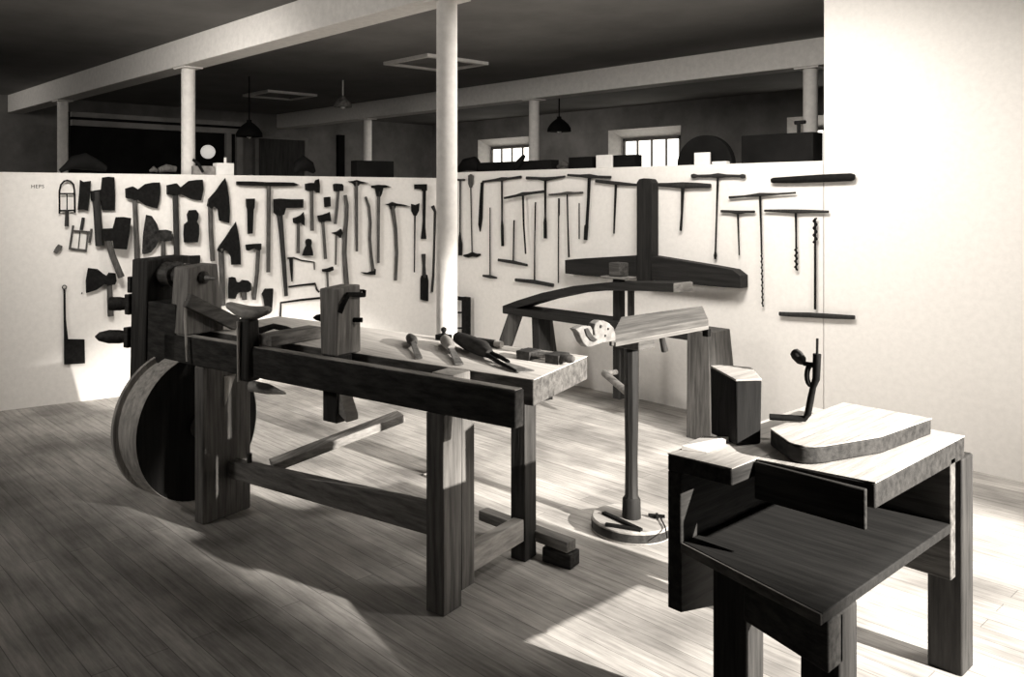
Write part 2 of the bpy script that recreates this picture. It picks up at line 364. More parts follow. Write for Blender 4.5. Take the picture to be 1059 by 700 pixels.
tool('L', 'small_adze', 'small adze with grey blade and long pale handle above the tool rest', 'adze', [
    ('axe_head', IRON, [poly((254, 253), (262, 252.2), (269.8, 251.8), (269.6, 258), (266.5, 259), (263, 256.5), (257, 259.2), (254.5, 258.6), th=[.02, .02, .035, .035, .035, .02, .008, .008])]),
    ('handle', HANDLE, [rod((267.2, 255, 4.6), (266, 280, 4.4), (262.8, 310, 4))])])
tool('L', 'double_lobed_axe_head', 'short-handled black axe head hanging just above the tool rest', 'axe head', [
    ('axe_head', IRON, [poly((236.5, 287), (240, 286.2), (243.5, 287), (244.5, 291.5), (248, 292), (251, 289.5), (256, 290), (259, 293), (259, 300), (255.5, 302), (248, 301.5), (245, 304), (243.5, 309), (236, 308.5), (235.8, 297), th=[.006, .006, .006, .02, .035, .045, .045, .045, .045, .045, .035, .02, .008, .006, .006])]),
    ('handle', HANDLE, [rod((252.5, 299, 5.6), (252.8, 310, 5.4))])])
tool('L', 'small_mallet_head', 'small black angular head hung right of the tool rest bar', 'axe head', [
    ('head', IRON, [poly((274.5, 298.5), (282, 298.3), (281.3, 312), (280.5, 322), (275, 322), (273, 309), (271.3, 304), th=.035)])])
tool('L', 'long_poll_adze', 'long-headed black adze with heavy dark curved handle', 'adze', [
    ('axe_head', IRON, [poly((283.5, 206), (290, 205.3), (300, 206), (313.7, 206), (313.7, 214.8), (303, 215), (295, 215), (293, 222), (288, 223.5), (283.8, 220), th=[.045, .045, .03, .012, .012, .03, .04, .045, .045, .045])]),
    ('handle', HANDLED, [rod((288.5, 215, 7), (291, 240, 5.4), (293.8, 275, 4.8), (296, 306, 4))])])
tool('L', 'short_hatchet', 'black hatchet with lobed blade and short grey handle, just right of the T-shaped pick', 'hatchet', [
    ('axe_head', IRON, [poly((316.3, 190), (321, 189), (325.5, 189.5), (326.5, 186), (330, 185), (331, 192), (330.7, 199.6), (327, 199), (325, 196.5), (320, 197.5), (316.6, 196.5), th=[.045, .045, .04, .02, .008, .006, .008, .02, .035, .045, .045])]),
    ('handle', HANDLE, [rod((322.2, 194, 4), (322.5, 215, 3.8), (322.8, 238.6, 4.2))])])
tool('L', 'square_hammer', 'square-headed hammer with short tapering handle at top of partition', 'hammer', [
    ('hammer_head', IRON, [poly((345.5, 190.6), (347, 189.7), (353, 190.3), (354.3, 192), (354, 197.5), (346, 197.6), th=.045)]),
    ('handle', HANDLE, [rod((350, 195, 3.2), (348.6, 214, 3.4), (346.7, 231.7, 3.4))])])
tool('L', 'iron_square_block', 'tiny black square iron piece between hatchet and square-headed hammer', 'block', [
    ('block', IRON, [poly((335.3, 204), (341, 203.4), (341.5, 213.5), (336, 214.2), th=.03)])])
tool('L', 'small_flared_hatchet', 'small hatchet with pointed flare beside the long-headed adze handle', 'hatchet', [
    ('axe_head', IRON, [poly((303.5, 225.7), (307.7, 224.3), (311, 222.5), (314, 219), (315.2, 226), (315, 233.5), (311, 230.4), (307, 231), (304, 230.4), th=[.04, .04, .02, .007, .006, .007, .02, .04, .04])]),
    ('handle', HANDLE, [rod((308.6, 228, 3.4), (308.3, 261.8, 3.8))])])
tool('L', 'carpenter_hatchet', 'hatchet with flared blade and long handle, left of the small pointed hammer', 'hatchet', [
    ('axe_head', IRON, [poly((329, 223), (334, 222), (338, 220.5), (341, 219), (342.8, 229), (337, 228.4), (333, 229.5), (330, 229), th=[.04, .04, .02, .007, .007, .02, .04, .04])]),
    ('handle', HANDLE, [rod((333.6, 226, 3.6), (335, 245, 3.4), (336.6, 267.8, 3.6))])])
tool('L', 'bell_shaped_wedge', 'small black bell-shaped iron below the short hatchet', 'wedge', [
    ('wedge', IRON, [poly((317, 247.6), (319.2, 246.8), (321.4, 247.6), (322, 250.5), (321.3, 254), (323, 260), (323.5, 264.3), (313, 264.4), (314.5, 259), (317, 254), (316.3, 250.5), th=.03)])])
tool('L', 'pointed_hammer', 'tiny pointed hammer with hair-thin handle beside a long curved handle', 'hammer', [
    ('hammer_head', IRON, [poly((343, 240.7), (348, 239.6), (350.5, 238), (352.3, 236.5), (354.2, 240.8), (352, 246), (349, 243.5), th=.022)]),
    ('handle', HANDLE, [rod((347.8, 242, 2.2), (347.2, 273.8, 1.9))])], .02)
tool('L', 'curved_axe_handle', 'long loose S-curved grey handle without a head, behind the lathe tailstock', 'handle', [
    ('handle', HANDLE, [rod((357, 201.7, 3.6), (358.5, 212, 4.6), (358.4, 224, 4.6), (357, 240, 4.8), (356.2, 262, 5), (357.3, 280, 5.6), (358.6, 296, 5.4))])])
tool('L', 'slim_pick', 'slim pick with thin curved points and straight handle, first of three in a row', 'pick', [
    ('pick_head', IRON, [poly((360, 187.4), (365.5, 187), (368.6, 186), (372, 187.2), (381.5, 189.4), (372, 190.2), (369.8, 192.5), (367, 192.5), (365.5, 190), th=.022)]),
    ('handle', HANDLE, [rod((368.3, 188, 4), (368.6, 215, 3.6), (369, 260, 3))])])
tool('L', 'scythe_hook', 'long curved hook handle with pointed blade turned left at its foot', 'hook', [
    ('handle', HANDLE, [rod((378, 203.5, 2.8), (381.5, 214, 3.4), (383, 230, 3.4), (382.4, 247, 3.4), (384, 266, 3.6), (385.8, 280, 4))]),
    ('blade', IRON, [poly((373, 281.3), (380, 281.8), (384, 280.5), (386.5, 277.3), (388.4, 278.5), (388, 284.2), (383, 284), (377, 283.3), th=.02)])])
tool('L', 'socket_pick', 'pick with broad tapering socket and slightly drooping points, second of three in a row', 'pick', [
    ('pick_head', IRON, [poly((384.4, 192), (391, 191), (398, 191.4), (404.5, 193.4), (396, 194.3), (394.6, 200), (393, 203.5), (390, 203.5), (388.4, 195), (384.6, 194.2), th=.026)]),
    ('handle', HANDLE, [rod((391.5, 198, 4), (391.3, 230, 3.4), (391.3, 272, 3))])])
tool('L', 'curved_adze_pick', 'pick with long bowed handle and drooping thin point, last of three in a row', 'pick', [
    ('pick_head', IRON, [poly((398.6, 211), (402, 210.6), (405.5, 208.8), (409, 210.2), (417, 211.4), (424.6, 213.8), (416, 213), (408.8, 213), (407.5, 217), (404, 216.5), (402.5, 212.6), th=.026)]),
    ('handle', HANDLE, [rod((405.6, 213, 5), (409, 236, 4), (410.2, 262, 4), (409, 290, 3.6))])])
tool('L', 'spade_bit', 'thin iron rod with small spade-shaped head hung left of the white post', 'auger', [
    ('blade', IRON, [poly((425.4, 210.8), (429.5, 212), (433.6, 210.2), (433, 218), (430.5, 223), (428, 223), (425.6, 218), th=.015)]),
    ('rod', IRON, [rod((429.2, 221, 1.8), (428.6, 281.5, 1.4))])], .02)
tool('L', 'right_angle_iron', 'black tool with right-angled head and swelling foot, left of the white post', 'tool', [
    ('head', IRON, [poly((429, 190.6), (440.8, 190.4), (441, 197), (437, 197.4), (436.6, 195.6), (429.2, 195.6), th=.03)]),
    ('shaft', IRON, [rod((439, 192, 4), (438.6, 228, 3.2), (438.3, 236, 4), (438.2, 247, 6.4))])])
tool('L', 'broad_chisel', 'black socket chisel hanging low on the partition left of the white post', 'chisel', [
    ('blade', IRON, [poly((436.2, 285), (441.5, 284), (442.8, 290), (442.6, 311.5), (435.2, 310), (435.4, 288), th=.02)]),
    ('handle', HANDLED, [rod((438, 262.6, 5), (438.5, 275, 3.4), (438.8, 287, 5))])])
tool('L', 'slender_long_handle', 'slender long dark handle partly hidden by the white post', 'handle', [
    ('handle', HANDLED, [rod((447.4, 213, 4.2), (450, 219, 3), (449.4, 245, 2.6), (448.2, 285, 2.8), (446.8, 302, 2.8))])], .02)
tool('L', 'bow_iron_bracket', 'thin hooked iron with tapering spike, right of the adze handle', 'iron', [
    ('iron', IRON, [rod((297.5, 267, 1.8), (304, 266.6, 1.8), (312, 269.3, 1.5), (320, 270.4, 1.4), (325, 271, 1.4), (325.2, 279, 1.2)), rod((301, 267, 4), (301.6, 280, 3), (302, 291, 1.4))])], .015)
tool('L', 'bent_iron_rod', 'short bent iron rod ending behind the tailstock, upper of two', 'iron', [
    ('iron', IRON, [rod((298.5, 296.6, 2), (310, 295, 2), (326, 293.3, 2.4), (327.5, 299, 2), (330, 302, 2))])], .015)
tool('L', 'long_bent_iron_rod', 'longer angled iron rod bent down at its left end, lower of two', 'iron', [
    ('iron', IRON, [rod((290, 328, 2), (290.6, 313, 2.2), (312, 310, 2.4), (332, 308, 2.4))])], .015)
tool('L', 'cross_peen_hammer', 'small cross-headed hammer just above the tailstock top', 'hammer', [
    ('hammer_head', IRON, [poly((333.5, 278.5), (339, 277.5), (344, 275.6), (344.6, 279.2), (340, 281), (334, 281), th=.03)]),
    ('handle', HANDLE, [rod((338.2, 279, 2.6), (339.3, 300, 2.2))])])

# ---- right partition: augers, borers
def taug(name, label, bar, shaft, cat='auger', tip=None, off=.025, barmat=HANDLED, wbar=3.4, hoff=None):
    parts = [('handle', barmat, [('rod', bar)], hoff or off), ('shaft', IRON, [('rod', shaft)], off)]
    if tip: parts.append(('bit', IRON, [tip], off))
    return tool('R', name, label, cat, parts, off)
taug('thin_t_auger', 'thin T-handled rod with thick foot touching the white post edge', [(473, 186, 2.2), (480.5, 186, 2.2)], [(476, 186, 1.8), (475.8, 240, 1.8), (475.6, 246, 3.4), (476, 252, 5), (476, 264, 4.6)])
tool('R', 'paddle_rod', 'pale paddle-headed thin rod with oval foot, next to the white post', 'tool', [
    ('paddle', HANDLE, [poly((484.5, 181.5), (487, 180), (489.3, 181.5), (489, 190), (487.6, 194), (486, 194), (484.6, 190), th=.015)]),
    ('rod', IRON, [rod((486.8, 192, 1.4), (488.2, 263, 1.4))]),
    ('foot', IRON, [rod((479.5, 264.3, 2), (484, 264.4, 4), (488.5, 263, 5), (493, 264, 4), (496.8, 263.2, 2))])], .02)
tool('R', 'drawknife', 'tapered black blade hanging straight down left of the first long T auger', 'knife', [
    ('blade', IRON, [poly((497.6, 189), (499.6, 188), (499.2, 204), (498.6, 226), (496.6, 239.8), (495, 232), (496.2, 210), th=.014)])], .015)
taug('slanted_t_auger', 'T auger with slanting bar and thick lower shaft, first from the drawknife', [(499, 187.8, 2.2), (512, 186.2, 2.8), (519, 185.2, 4.4), (526, 184.6, 2.6), (539, 183, 3.2)], [(519, 186, 2.4), (519.2, 228, 2), (519.4, 234, 3.4), (519.8, 254.5, 3.6)])
taug('reamer_auger', 'T auger with thick lower reamer, ending level with the knife tip', [(544.5, 184, 3.4), (556, 184.3, 3), (564, 185.2, 4.4), (574, 184, 3), (584.5, 182.4, 2.2)], [(564, 186, 3), (564, 224, 2.2), (563.8, 230, 4), (564, 246.6, 4)])
taug('tilted_t_auger', 'T auger with strongly tilted bar overlapping its neighbour', [(521.5, 204.8, 2.4), (534, 202.4, 3), (540.8, 200.6, 4.4), (550, 199.6, 3), (562.5, 198, 3)], [(540.8, 202, 2.6), (541.6, 232, 2.2), (543.6, 262.6, 2)], off=.06)
taug('upturned_auger', 'upside-down thin auger with short handle at its foot, left of two with feet', [(499.4, 285, 2.4), (506.8, 286, 3.6), (513.8, 287.2, 2)], [(506.8, 214.6, 1.4), (506.8, 285, 1.7)])
taug('short_upturned_auger', 'short upside-down auger with slanting black foot bar', [(515.3, 268.8, 3), (530.6, 271, 3.8), (545.4, 274.2, 2.6)], [(531.7, 227.6, 1.8), (530.8, 270, 1.9)])
taug('large_upturned_auger', 'tall upside-down auger with long thick slanting foot bar', [(533, 289.4, 3.4), (552.8, 291.4, 4.4), (572.3, 295, 4)], [(553.8, 209, 1.8), (553, 250, 1.6), (552.8, 290, 2)])
tool('R', 'long_iron_rod', 'long thin iron rod left of the large dark T-frame arm', 'rod', [('rod', IRON, [rod((578, 205, 2.2), (578, 222, 2.2), (577.7, 224, 1.4), (577.4, 292.6, 1.4))])], .015)
taug('pale_bar_auger', 'T auger with pale bar, its shaft ending at the dark T-frame arm tip', [(567.7, 201.4, 2), (580, 200.4, 2.4), (586.6, 199.6, 3.6), (594, 199.6, 2.4), (603, 199.2, 2.6)], [(586.6, 200.6, 1.8), (587.4, 235, 1.8), (588.4, 266, 2.2)], barmat=HANDLE)
tool('R', 'short_wire_bit', 'faint short wire bit beside the thick reamer', 'bit', [('rod', IRON, [rod((599, 210, .7), (599, 225, 1.3), (599, 247, 1.3))])], .01)
taug('heavy_reamer', 'heavy slanting reamer with long bar, just left of the big dark T-frame', [(587, 181, 2.6), (600, 181.8, 3), (609.5, 182.2, 5), (618, 182.8, 3), (632, 183.2, 2.8)], [(609.5, 183, 4), (608.6, 205, 3.4), (607, 232, 3.6), (606.4, 234, 5), (605.6, 248, 4.4)])
taug('plain_t_borer', 'T borer with thick drooping bar ending against the big T-frame post', [(616, 187, 3.4), (637, 189.4, 4), (660.4, 191.4, 2.6)], [(637, 189.5, 3), (636, 215, 2.4), (635, 241.5, 2)])
taug('thick_bar_borer', 'T borer with thick club-like bar, right of the big T-frame post', [(681.5, 191, 4), (692, 191.2, 4.6), (706, 191.6, 7), (720, 191.6, 6), (735, 192.2, 4.6)], [(706, 194, 4), (705.2, 220, 2.6), (704, 238.7, 3)], off=.03)
taug('knobbed_bar_auger', 'long auger with knob-ended dumbbell bar and bulb tip', [(715.2, 182, 4), (718, 182, 5), (721, 182, 3), (735, 181.8, 3.4), (742.6, 181.6, 5.6), (751, 181.8, 3.4), (765, 182, 3), (768, 182.2, 5), (770.8, 182.2, 3.6)], [(742.4, 183, 2.6), (741, 225, 1.8), (739.9, 260, 2), (739.8, 264, 3.8), (739.7, 268, 2.4)])
taug('small_t_auger', 'small T auger with short bar under the knob-ended auger', [(745.6, 218.4, 3), (755, 218.7, 3), (763, 219.8, 4.6), (771, 219, 3), (780.6, 219, 3)], [(763, 221, 2.2), (763.8, 245, 1.6), (764.4, 264, 1.4)])
taug('long_twist_auger', 'longest thin auger with slightly tilted bar and finely twisted lower half', [(754, 204.2, 3), (770, 203, 2.4), (786, 201.2, 4), (804, 200.6, 2.4), (823, 199.3, 2.2)], [(786, 202, 2.8), (787, 235, 2), (787.6, 262, 1.8)], tip=('spiral', (787.6, 262), (788.7, 317), 2.6, 9))
taug('beaded_auger', 'T auger with short beaded screw tip near the right end', [(790.5, 217.8, 2.6), (806, 218, 3.4), (823, 218.6, 4.6), (840, 218.6, 3.6), (857, 219, 3)], [(822.9, 220, 2.6), (823.2, 240, 2), (823.3, 257, 2)], tip=('spiral', (823.3, 256), (823.4, 279.5), 4, 4))
tool('R', 'tapered_black_bar', 'thick black tapering bar at the top right of the tool wall', 'bar', [('bar', IRON, [rod((797.6, 186.8, 4.4), (800, 186.5, 6), (820, 185.8, 7.4), (850, 184.4, 8.6), (880, 183.2, 8.6), (884, 183.2, 6))])], .03)
taug('upright_screw_auger', 'upside-down auger with screw tip upward and heavy bar handle at its foot', [(806, 324.4, 4.4), (820, 325.2, 5), (836, 325.6, 5.4), (860, 327, 5.4), (884, 328.2, 4.4)], [(843, 249, 2.4), (843, 320, 2.6)], tip=('spiral', (843, 225.5), (843, 251), 5, 3.5))
# big T-shaped timber
tt = thing('timber_t_frame', wp('R', 669, 291, 0), 'large black inverted T timber with drooping arms in middle of right partition', 'timber frame')
mb = MB(); shape(mb, 'R', poly((661.7, 189), (664, 185.4), (668.5, 184.4), (675, 185.2), (677.6, 189), (677.6, 290), (661.7, 290), th=.08), .045); mb.build('post', BLACKZ, tt, .003, True)
mb = MB(); shape(mb, 'R', poly((588.4, 268.6), (600, 267.4), (661.5, 263.8), (661.5, 287.6), (640, 286), (610, 284.8), (588.6, 282.5), th=.10), .055); mb.build('arm', BLACKX, tt, .003, True)
mb = MB(); shape(mb, 'R', poly((677.8, 264.4), (740, 274.6), (761.7, 278.6), (769.4, 284.7), (769.6, 297.6), (740, 295.6), (700, 291.6), (677.8, 289.4), th=.10), .055); mb.build('arm', BLACKX, tt, .003, True)

# ------------------------------------------------------------------ the lathe
P1 = Vector((-1.967, 2.080, 0)); U = Vector((-.980, -.1975, 0)); V = Vector((-.1975, .980, 0))
def Lf(u, v, z): return P1 + U * u + V * v + UP * z
def lb(name, mat, u, v, z, parent, bevel=.004): return MB().box(u, v, z, Lf).build(name, mat, parent, bevel)
la = thing('treadle_lathe', Lf(.95, .3, 0), 'large old wooden treadle lathe with great wheel and heavy bed in centre', 'lathe')
brl = lb('bed_rail', RAILW, (0, 1.97), (0, .055), (.72, .847), la, .005)
lb('lit_edge', wood(.2, .5, 'x'), (.006, 1.965), (.006, .05), (.8472, .850), brl, 0)  # pale strip puts the light on the rail top into colour
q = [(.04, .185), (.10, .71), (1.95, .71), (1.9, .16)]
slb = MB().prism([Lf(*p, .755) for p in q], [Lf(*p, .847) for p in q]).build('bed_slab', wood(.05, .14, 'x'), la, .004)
MB().prism([Lf(*p, .8472) for p in q], [Lf(*p, .85) for p in q]).build('lit_top', SLABW, slb)  # lit top painted as a paler layer, shade left to the dark sides
leg = lb('leg', MIDZ, (.30, .38), (0, .11), (0, .72), la)
lb('leg_tenon', PALEZ, (.30, .40), (.06, .165), (.72, .852), la, .003)
lb('leg', MIDZ, (.305, .37), (.117, .2), (.05, .755), la)
lb('leg', DARKZ, (.31, .38), (.57, .66), (0, .755), la)
lb('end_rail', PALEY, (.315, .365), (.2, .57), (.085, .175), la)
MB().bar(Lf(.62, .72, .085), Lf(.14, .65, .085), .06, .045).build('back_stretcher', MIDX, la, .004)
MB().box((.13, .26), (.62, .70), (0, .06), Lf).build('foot_block', DARKX, la, .004)
fs = MB().prism([Lf(1.70, .15, .175), Lf(1.70, .21, .175), Lf(.38, .09, .26), Lf(.38, .03, .26)], [Lf(1.70, .15, .255), Lf(1.70, .21, .255), Lf(.38, .09, .37), Lf(.38, .03, .37)]).build('front_stretcher', MIDX, la, .005)
MB().tube([Lf(1.55, .17, .265), Lf(1.55, .17, .31)], .012, 10).build('peg', DARKZ, fs)
MB().bar(Lf(1.42, .19, .275), Lf(1.105, .735, .44), .09, .04).build('treadle_arm', wood(.2, .4, 'y'), la, .004)
lb('plank_leg', MIDZ, (1.67, 1.735), (0, .28), (0, .72), la, .008)
# great wheel
wc = Lf(0, .12, .396)
wh = MB(); R = .35
wh._lathe(wc, U, [(1.86, .275), (1.86, .345), (1.85, .348), (1.85, .35), (1.96, .352), (1.965, .325), (2.03, .325), (2.035, .348), (2.05, .35), (2.055, .345), (2.05, .275), (1.86, .275)], 64)
whl = wh.build('great_wheel', wood(.28, .6, 'z'), la)  # rim paled to carry light falling on it from the left
MB().lathe(wc, U, [(1.851, .347), (1.858, .347)], 64).build('wheel_face', wood(.008, .022, 'z'), whl)  # thin near-black disc carries the shade over the wheel front
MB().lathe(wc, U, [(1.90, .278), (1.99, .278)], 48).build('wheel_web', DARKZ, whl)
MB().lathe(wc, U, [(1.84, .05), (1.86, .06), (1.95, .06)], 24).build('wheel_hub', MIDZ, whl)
MB().lathe(wc, U, [(1.74, .018), (2.2, .018)], 16).build('wheel_axle', IRON, whl)
# headstock
hd = MB().prism([Lf(1.80, 0, .85), Lf(1.80, .225, .85), Lf(1.93, .225, .85), Lf(1.93, 0, .85)], [Lf(1.805, .02, 1.165), Lf(1.805, .19, 1.175), Lf(1.92, .19, 1.175), Lf(1.92, .02, 1.165)]).build('headstock', wood(.11, .28, 'z'), la, .008)
MB().prism([Lf(2.12, -.02, .22), Lf(2.12, .26, .22), Lf(2.24, .26, .22), Lf(2.24, -.02, .22)], [Lf(2.09, -.01, 1.19), Lf(2.09, .24, 1.2), Lf(2.22, .24, 1.2), Lf(2.22, -.01, 1.19)]).build('headstock_upright', DARKZ, la, .008)
MB().box((1.88, 2.16), (.0, .25), (.68, .99), Lf).build('headstock_block', DARKX, la, .006)
sp = Lf(0, .1, 1.115)
MB()._lathe(sp, U, [(1.78, .018), (1.79, .03), (1.83, .03), (1.925, .045), (1.93, .062), (1.95, .062), (1.955, .05), (1.99, .047), (1.995, .066), (2.015, .066), (2.02, .052), (2.06, .06), (2.10, .062)], 28).build('spindle', wood(.02, .09, 'x', .4), la)
MB().lathe(sp, U, [(1.70, .003), (1.76, .012), (1.80, .014)], 12).build('drive_centre', STEEL, la)
for z, u, L_ in ((.80, 2.23, .17), (.965, 2.22, .11)):
    b = MB().box((u, u + .035), (-.03, .06), (z - .05, z + .05), Lf)
    w = b.build('wedge_collar', DARKX, la, .004)
    MB().lathe(Lf(u + .03, .0, z), U * .8 - V * .6, [(0, .026), (.05, .034), (.10, .034), (L_ - .02, .022), (L_, .004)], 16).build('wedge_end', DARKX, w)
MB().box((2.235, 2.262), (-.01, .09), (1.02, 1.10), Lf).build('upright_cleat', DARKX, la, .004)
MB().bar(Lf(1.775, -.01, 1.02), Lf(1.755, .26, .88), .035, .065, U).build('brace', wood(.05, .14, 'y'), la, .004)
MB().tube([Lf(1.79, -.004, 1.02), Lf(1.79, -.012, .93), Lf(1.77, -.02, .84), Lf(1.76, -.02, .74)], .006, 8).build('cord', PALEZ, la)
# tool rest
tr = MB().prism([Lf(*p) for p in ((1.33, -.025, .70), (1.41, -.025, .70), (1.41, .05, .70), (1.33, .05, .70))], [Lf(*p) for p in ((1.335, -.02, .97), (1.405, -.02, .97), (1.405, .045, .97), (1.335, .045, .97))]).build('tool_rest', DARKZ, la, .012)
MB().tube([Lf(1.23, .012, 1.02), Lf(1.245, .012, 1.015), Lf(1.31, .012, 1.0), Lf(1.37, .012, .992), Lf(1.43, .012, 1.0), Lf(1.495, .012, 1.015), Lf(1.51, .012, 1.02)], [.012, .022, .034, .04, .034, .022, .012], 14, .8).build('rest_bar', wood(.2, .42, 'x'), tr)
MB().prism([Lf(*p) for p in ((1.25, .04, .853), (1.345, .04, .853), (1.335, .34, .853), (1.245, .34, .853))], [Lf(*p) for p in ((1.25, .04, .90), (1.345, .04, .90), (1.335, .34, .905), (1.245, .34, .905))]).build('rest_arm', MIDY, tr, .004)
MB().tube([Lf(1.385, -.03, .70), Lf(1.385, -.033, .96)], .007, 8).build('rest_rod', PALEZ, tr)
MB().tube([Lf(1.43, .08, .655), Lf(1.33, .085, .655), Lf(1.22, .09, .65)], [.026, .024, .004], 10).build('rest_wedge', PALEY, tr)
MB().prism([Lf(1.664, .115, .66), Lf(1.664, .185, .66), Lf(1.664, .12, .52)], [Lf(1.672, .115, .66), Lf(1.672, .185, .66), Lf(1.672, .12, .52)]).build('leg_wedge', PALEZ, la)
# tailstock
ts = MB().prism([Lf(*p, .852) for p in ((.885, .058), (.885, .205), (.975, .205), (.975, .058))], [Lf(*p) for p in ((.88, .065, 1.125), (.875, .19, 1.135), (.985, .19, 1.13), (.99, .065, 1.12))]).build('tailstock', wood(.16, .36, 'z'), la, .006)
MB().box((.885, .965), (.06, .152), (.58, .852), Lf).build('tailstock_tenon', DARKZ, ts, .004)
MB().prism([Lf(.84, .07, .59), Lf(.84, .14, .59), Lf(.885, .14, .62), Lf(.885, .07, .62)], [Lf(.84, .07, .61), Lf(.84, .14, .61), Lf(.885, .14, .71), Lf(.885, .07, .71)]).build('tenon_wedge', PALEY, ts, .002)
MB().tube([Lf(.975, .12, .99), Lf(1.0, .12, .99), Lf(1.015, .12, .99), Lf(1.06, .12, .988), Lf(1.08, .12, .985)], [.012, .012, .02, .012, .003], 12).build('dead_centre', IRON, ts)
MB().tube([Lf(.885, .155, .99), Lf(.85, .175, .99)], .010, 10).build('centre_screw', IRON, ts)
MB().tube([Lf(.87, .062, 1.03), Lf(.866, .075, 1.06), Lf(.866, .105, 1.10), Lf(.866, .15, 1.095), Lf(.868, .205, 1.09), Lf(.868, .207, 1.11)], [.011, .011, .011, .011, .011, .008], 8).build('bent_iron', IRON, ts)
MB().tube([Lf(.9, .19, 1.10), Lf(.9, .24, 1.105)], [.012, .003], 8).build('spike', IRON, ts)

# things lying on the lathe bed
def lyx(name, label, cat, parts):
    t = thing(name, parts[0][2], label, cat, 'small tools lying on the lathe bed')
    for pn, mat, org, mb in parts: mb.build(pn, mat, t, .0015)
    return t
ZB = .851
lyx('turning_gouge', 'short pale turning gouge lying on the bed slab nearest the tailstock', 'gouge', [
    ('handle', HANDLE, Lf(.76, .40, ZB), MB().tube([Lf(.885, .53, .872), Lf(.86, .50, .873), Lf(.80, .44, .876), Lf(.755, .395, .872)], [.012, .02, .024, .014], 12)),
    ('blade', STEEL, None, MB().bar(Lf(.76, .40, .869), Lf(.59, .222, .857), (.02, .03), (.014, .006)))])
lyx('pale_gouge', 'longer pale turning gouge lying just left of the dark slick', 'gouge', [
    ('handle', wood(.25, .4, 'y'), Lf(.58, .42, ZB), MB().tube([Lf(.72, .565, .874), Lf(.70, .545, .875), Lf(.63, .47, .878), Lf(.56, .40, .872)], [.014, .023, .026, .016], 12)),
    ('blade', STEEL, None, MB().bar(Lf(.565, .405, .869), Lf(.39, .22, .857), (.022, .034), (.016, .006)))])
lyx('dark_slick', 'big dark-bodied slick chisel with two-pronged socket and wide blade', 'chisel', [
    ('handle', DARKX, Lf(.4, .42, ZB), MB().tube([Lf(.665, .575, .888), Lf(.64, .56, .888), Lf(.54, .495, .886), Lf(.42, .425, .884), Lf(.36, .385, .875)], [.014, .026, .034, .033, .018], 14)),
    ('socket', IRON, None, MB().tube([Lf(.375, .40, .876), Lf(.30, .37, .872), Lf(.24, .335, .866)], [.012, .009, .007], 10).tube([Lf(.37, .38, .872), Lf(.27, .31, .866), Lf(.15, .245, .858)], [.010, .008, .004], 10)),
    ('blade', STEEL, None, MB().prism([Lf(.25, .34, .853), Lf(.25, .30, .853), Lf(.14, .24, .852), Lf(.11, .31, .852)], [Lf(.25, .34, .864), Lf(.25, .30, .864), Lf(.14, .24, .855), Lf(.11, .31, .855)]))])
lyx('hand_screw', 'small dark wooden hand screw clamp lying at right end of the slab', 'clamp', [
    ('jaw', DARKY, Lf(.2, .5, ZB), MB().box((.23, .29), (.47, .56), (ZB, .885), Lf)),
    ('jaw', DARKY, None, MB().box((.10, .16), (.47, .56), (ZB, .885), Lf)),
    ('screw', STEEL, None, MB().tube([Lf(.30, .49, .874), Lf(.075, .49, .874)], .008, 10)),
    ('screw', STEEL, None, MB().tube([Lf(.31, .54, .874), Lf(.09, .54, .874)], .008, 10)),
    ('handle', HANDLE, None, MB().tube([Lf(.10, .49, .876), Lf(.06, .49, .876), Lf(.045, .49, .876)], [.012, .018, .012], 10))])
lyx('turned_stub', 'short turned dark stub with pale end lying behind the slick', 'tool', [
    ('body', DARKX, Lf(.5, .63, ZB), MB().tube([Lf(.62, .66, .867), Lf(.50, .64, .867)], [.013, .016], 12)),
    ('tip', PALEY, None, MB().tube([Lf(.50, .64, .867), Lf(.465, .635, .867)], [.016, .014], 12))])
lyx('knobbed_iron', 'tiny black knobbed iron standing at the back edge of the slab by the post', 'tool', [
    ('base', IRON, Lf(.79, .66, ZB), MB().box((.76, .82), (.63, .68), (ZB, .875), Lf)),
    ('knob', IRON, None, MB().lathe(Lf(.79, .655, .875), UP, [(0, .010), (.012, .008), (.018, .013), (.028, .013), (.034, .004)], 12))])
lyx('bent_scrap_iron', 'black bent scrap of iron lying behind the tool rest arm', 'iron', [
    ('iron', IRON, Lf(1.5, .29, ZB), MB().tube([Lf(1.62, .22, .862), Lf(1.57, .26, .868), Lf(1.53, .30, .885), Lf(1.48, .33, .875), Lf(1.44, .36, .862)], [.012, .016, .014, .014, .008], 8))])

# ------------------------------------------------------------------ shaving horse
sh = thing('shaving_horse', (-3.7, 4.8, 0), 'long dark shaving horse bench with ramp and swinging clamp arm against right partition', 'bench')
MB().box((-4.58, -2.87), (4.70, 4.94), (.60, .65)).build('bench_plank', BLACKX, sh, .005)
for y0, y1 in ((4.76, 4.66), (4.88, 4.98)):
    MB().bar((-4.49 if y1 < 4.8 else -4.32, y0, .62), (-4.68 if y1 < 4.8 else -4.30, y1, 0), .07, .10).build('leg', wood(.02, .07, 'z'), sh, .004)
MB().bar((-4.28, 4.80, .62), (-4.20, 4.74, 0), .07, .13).build('leg', BLACKZ, sh, .004)
MB().prism([(-2.97, 4.68, 0), (-2.80, 4.68, 0), (-2.78, 4.99, 0), (-2.97, 4.99, 0)], [(-2.98, 4.70, .665), (-2.83, 4.70, .665), (-2.83, 4.95, .665), (-2.98, 4.95, .665)]).build('leg', wood(.035, .10, 'z'), sh, .005)
rp = MB(); rx = [(-4.60, .60), (-4.45, .655), (-4.2, .735), (-3.9, .81), (-3.62, .855), (-3.3, .88), (-3.09, .89)]
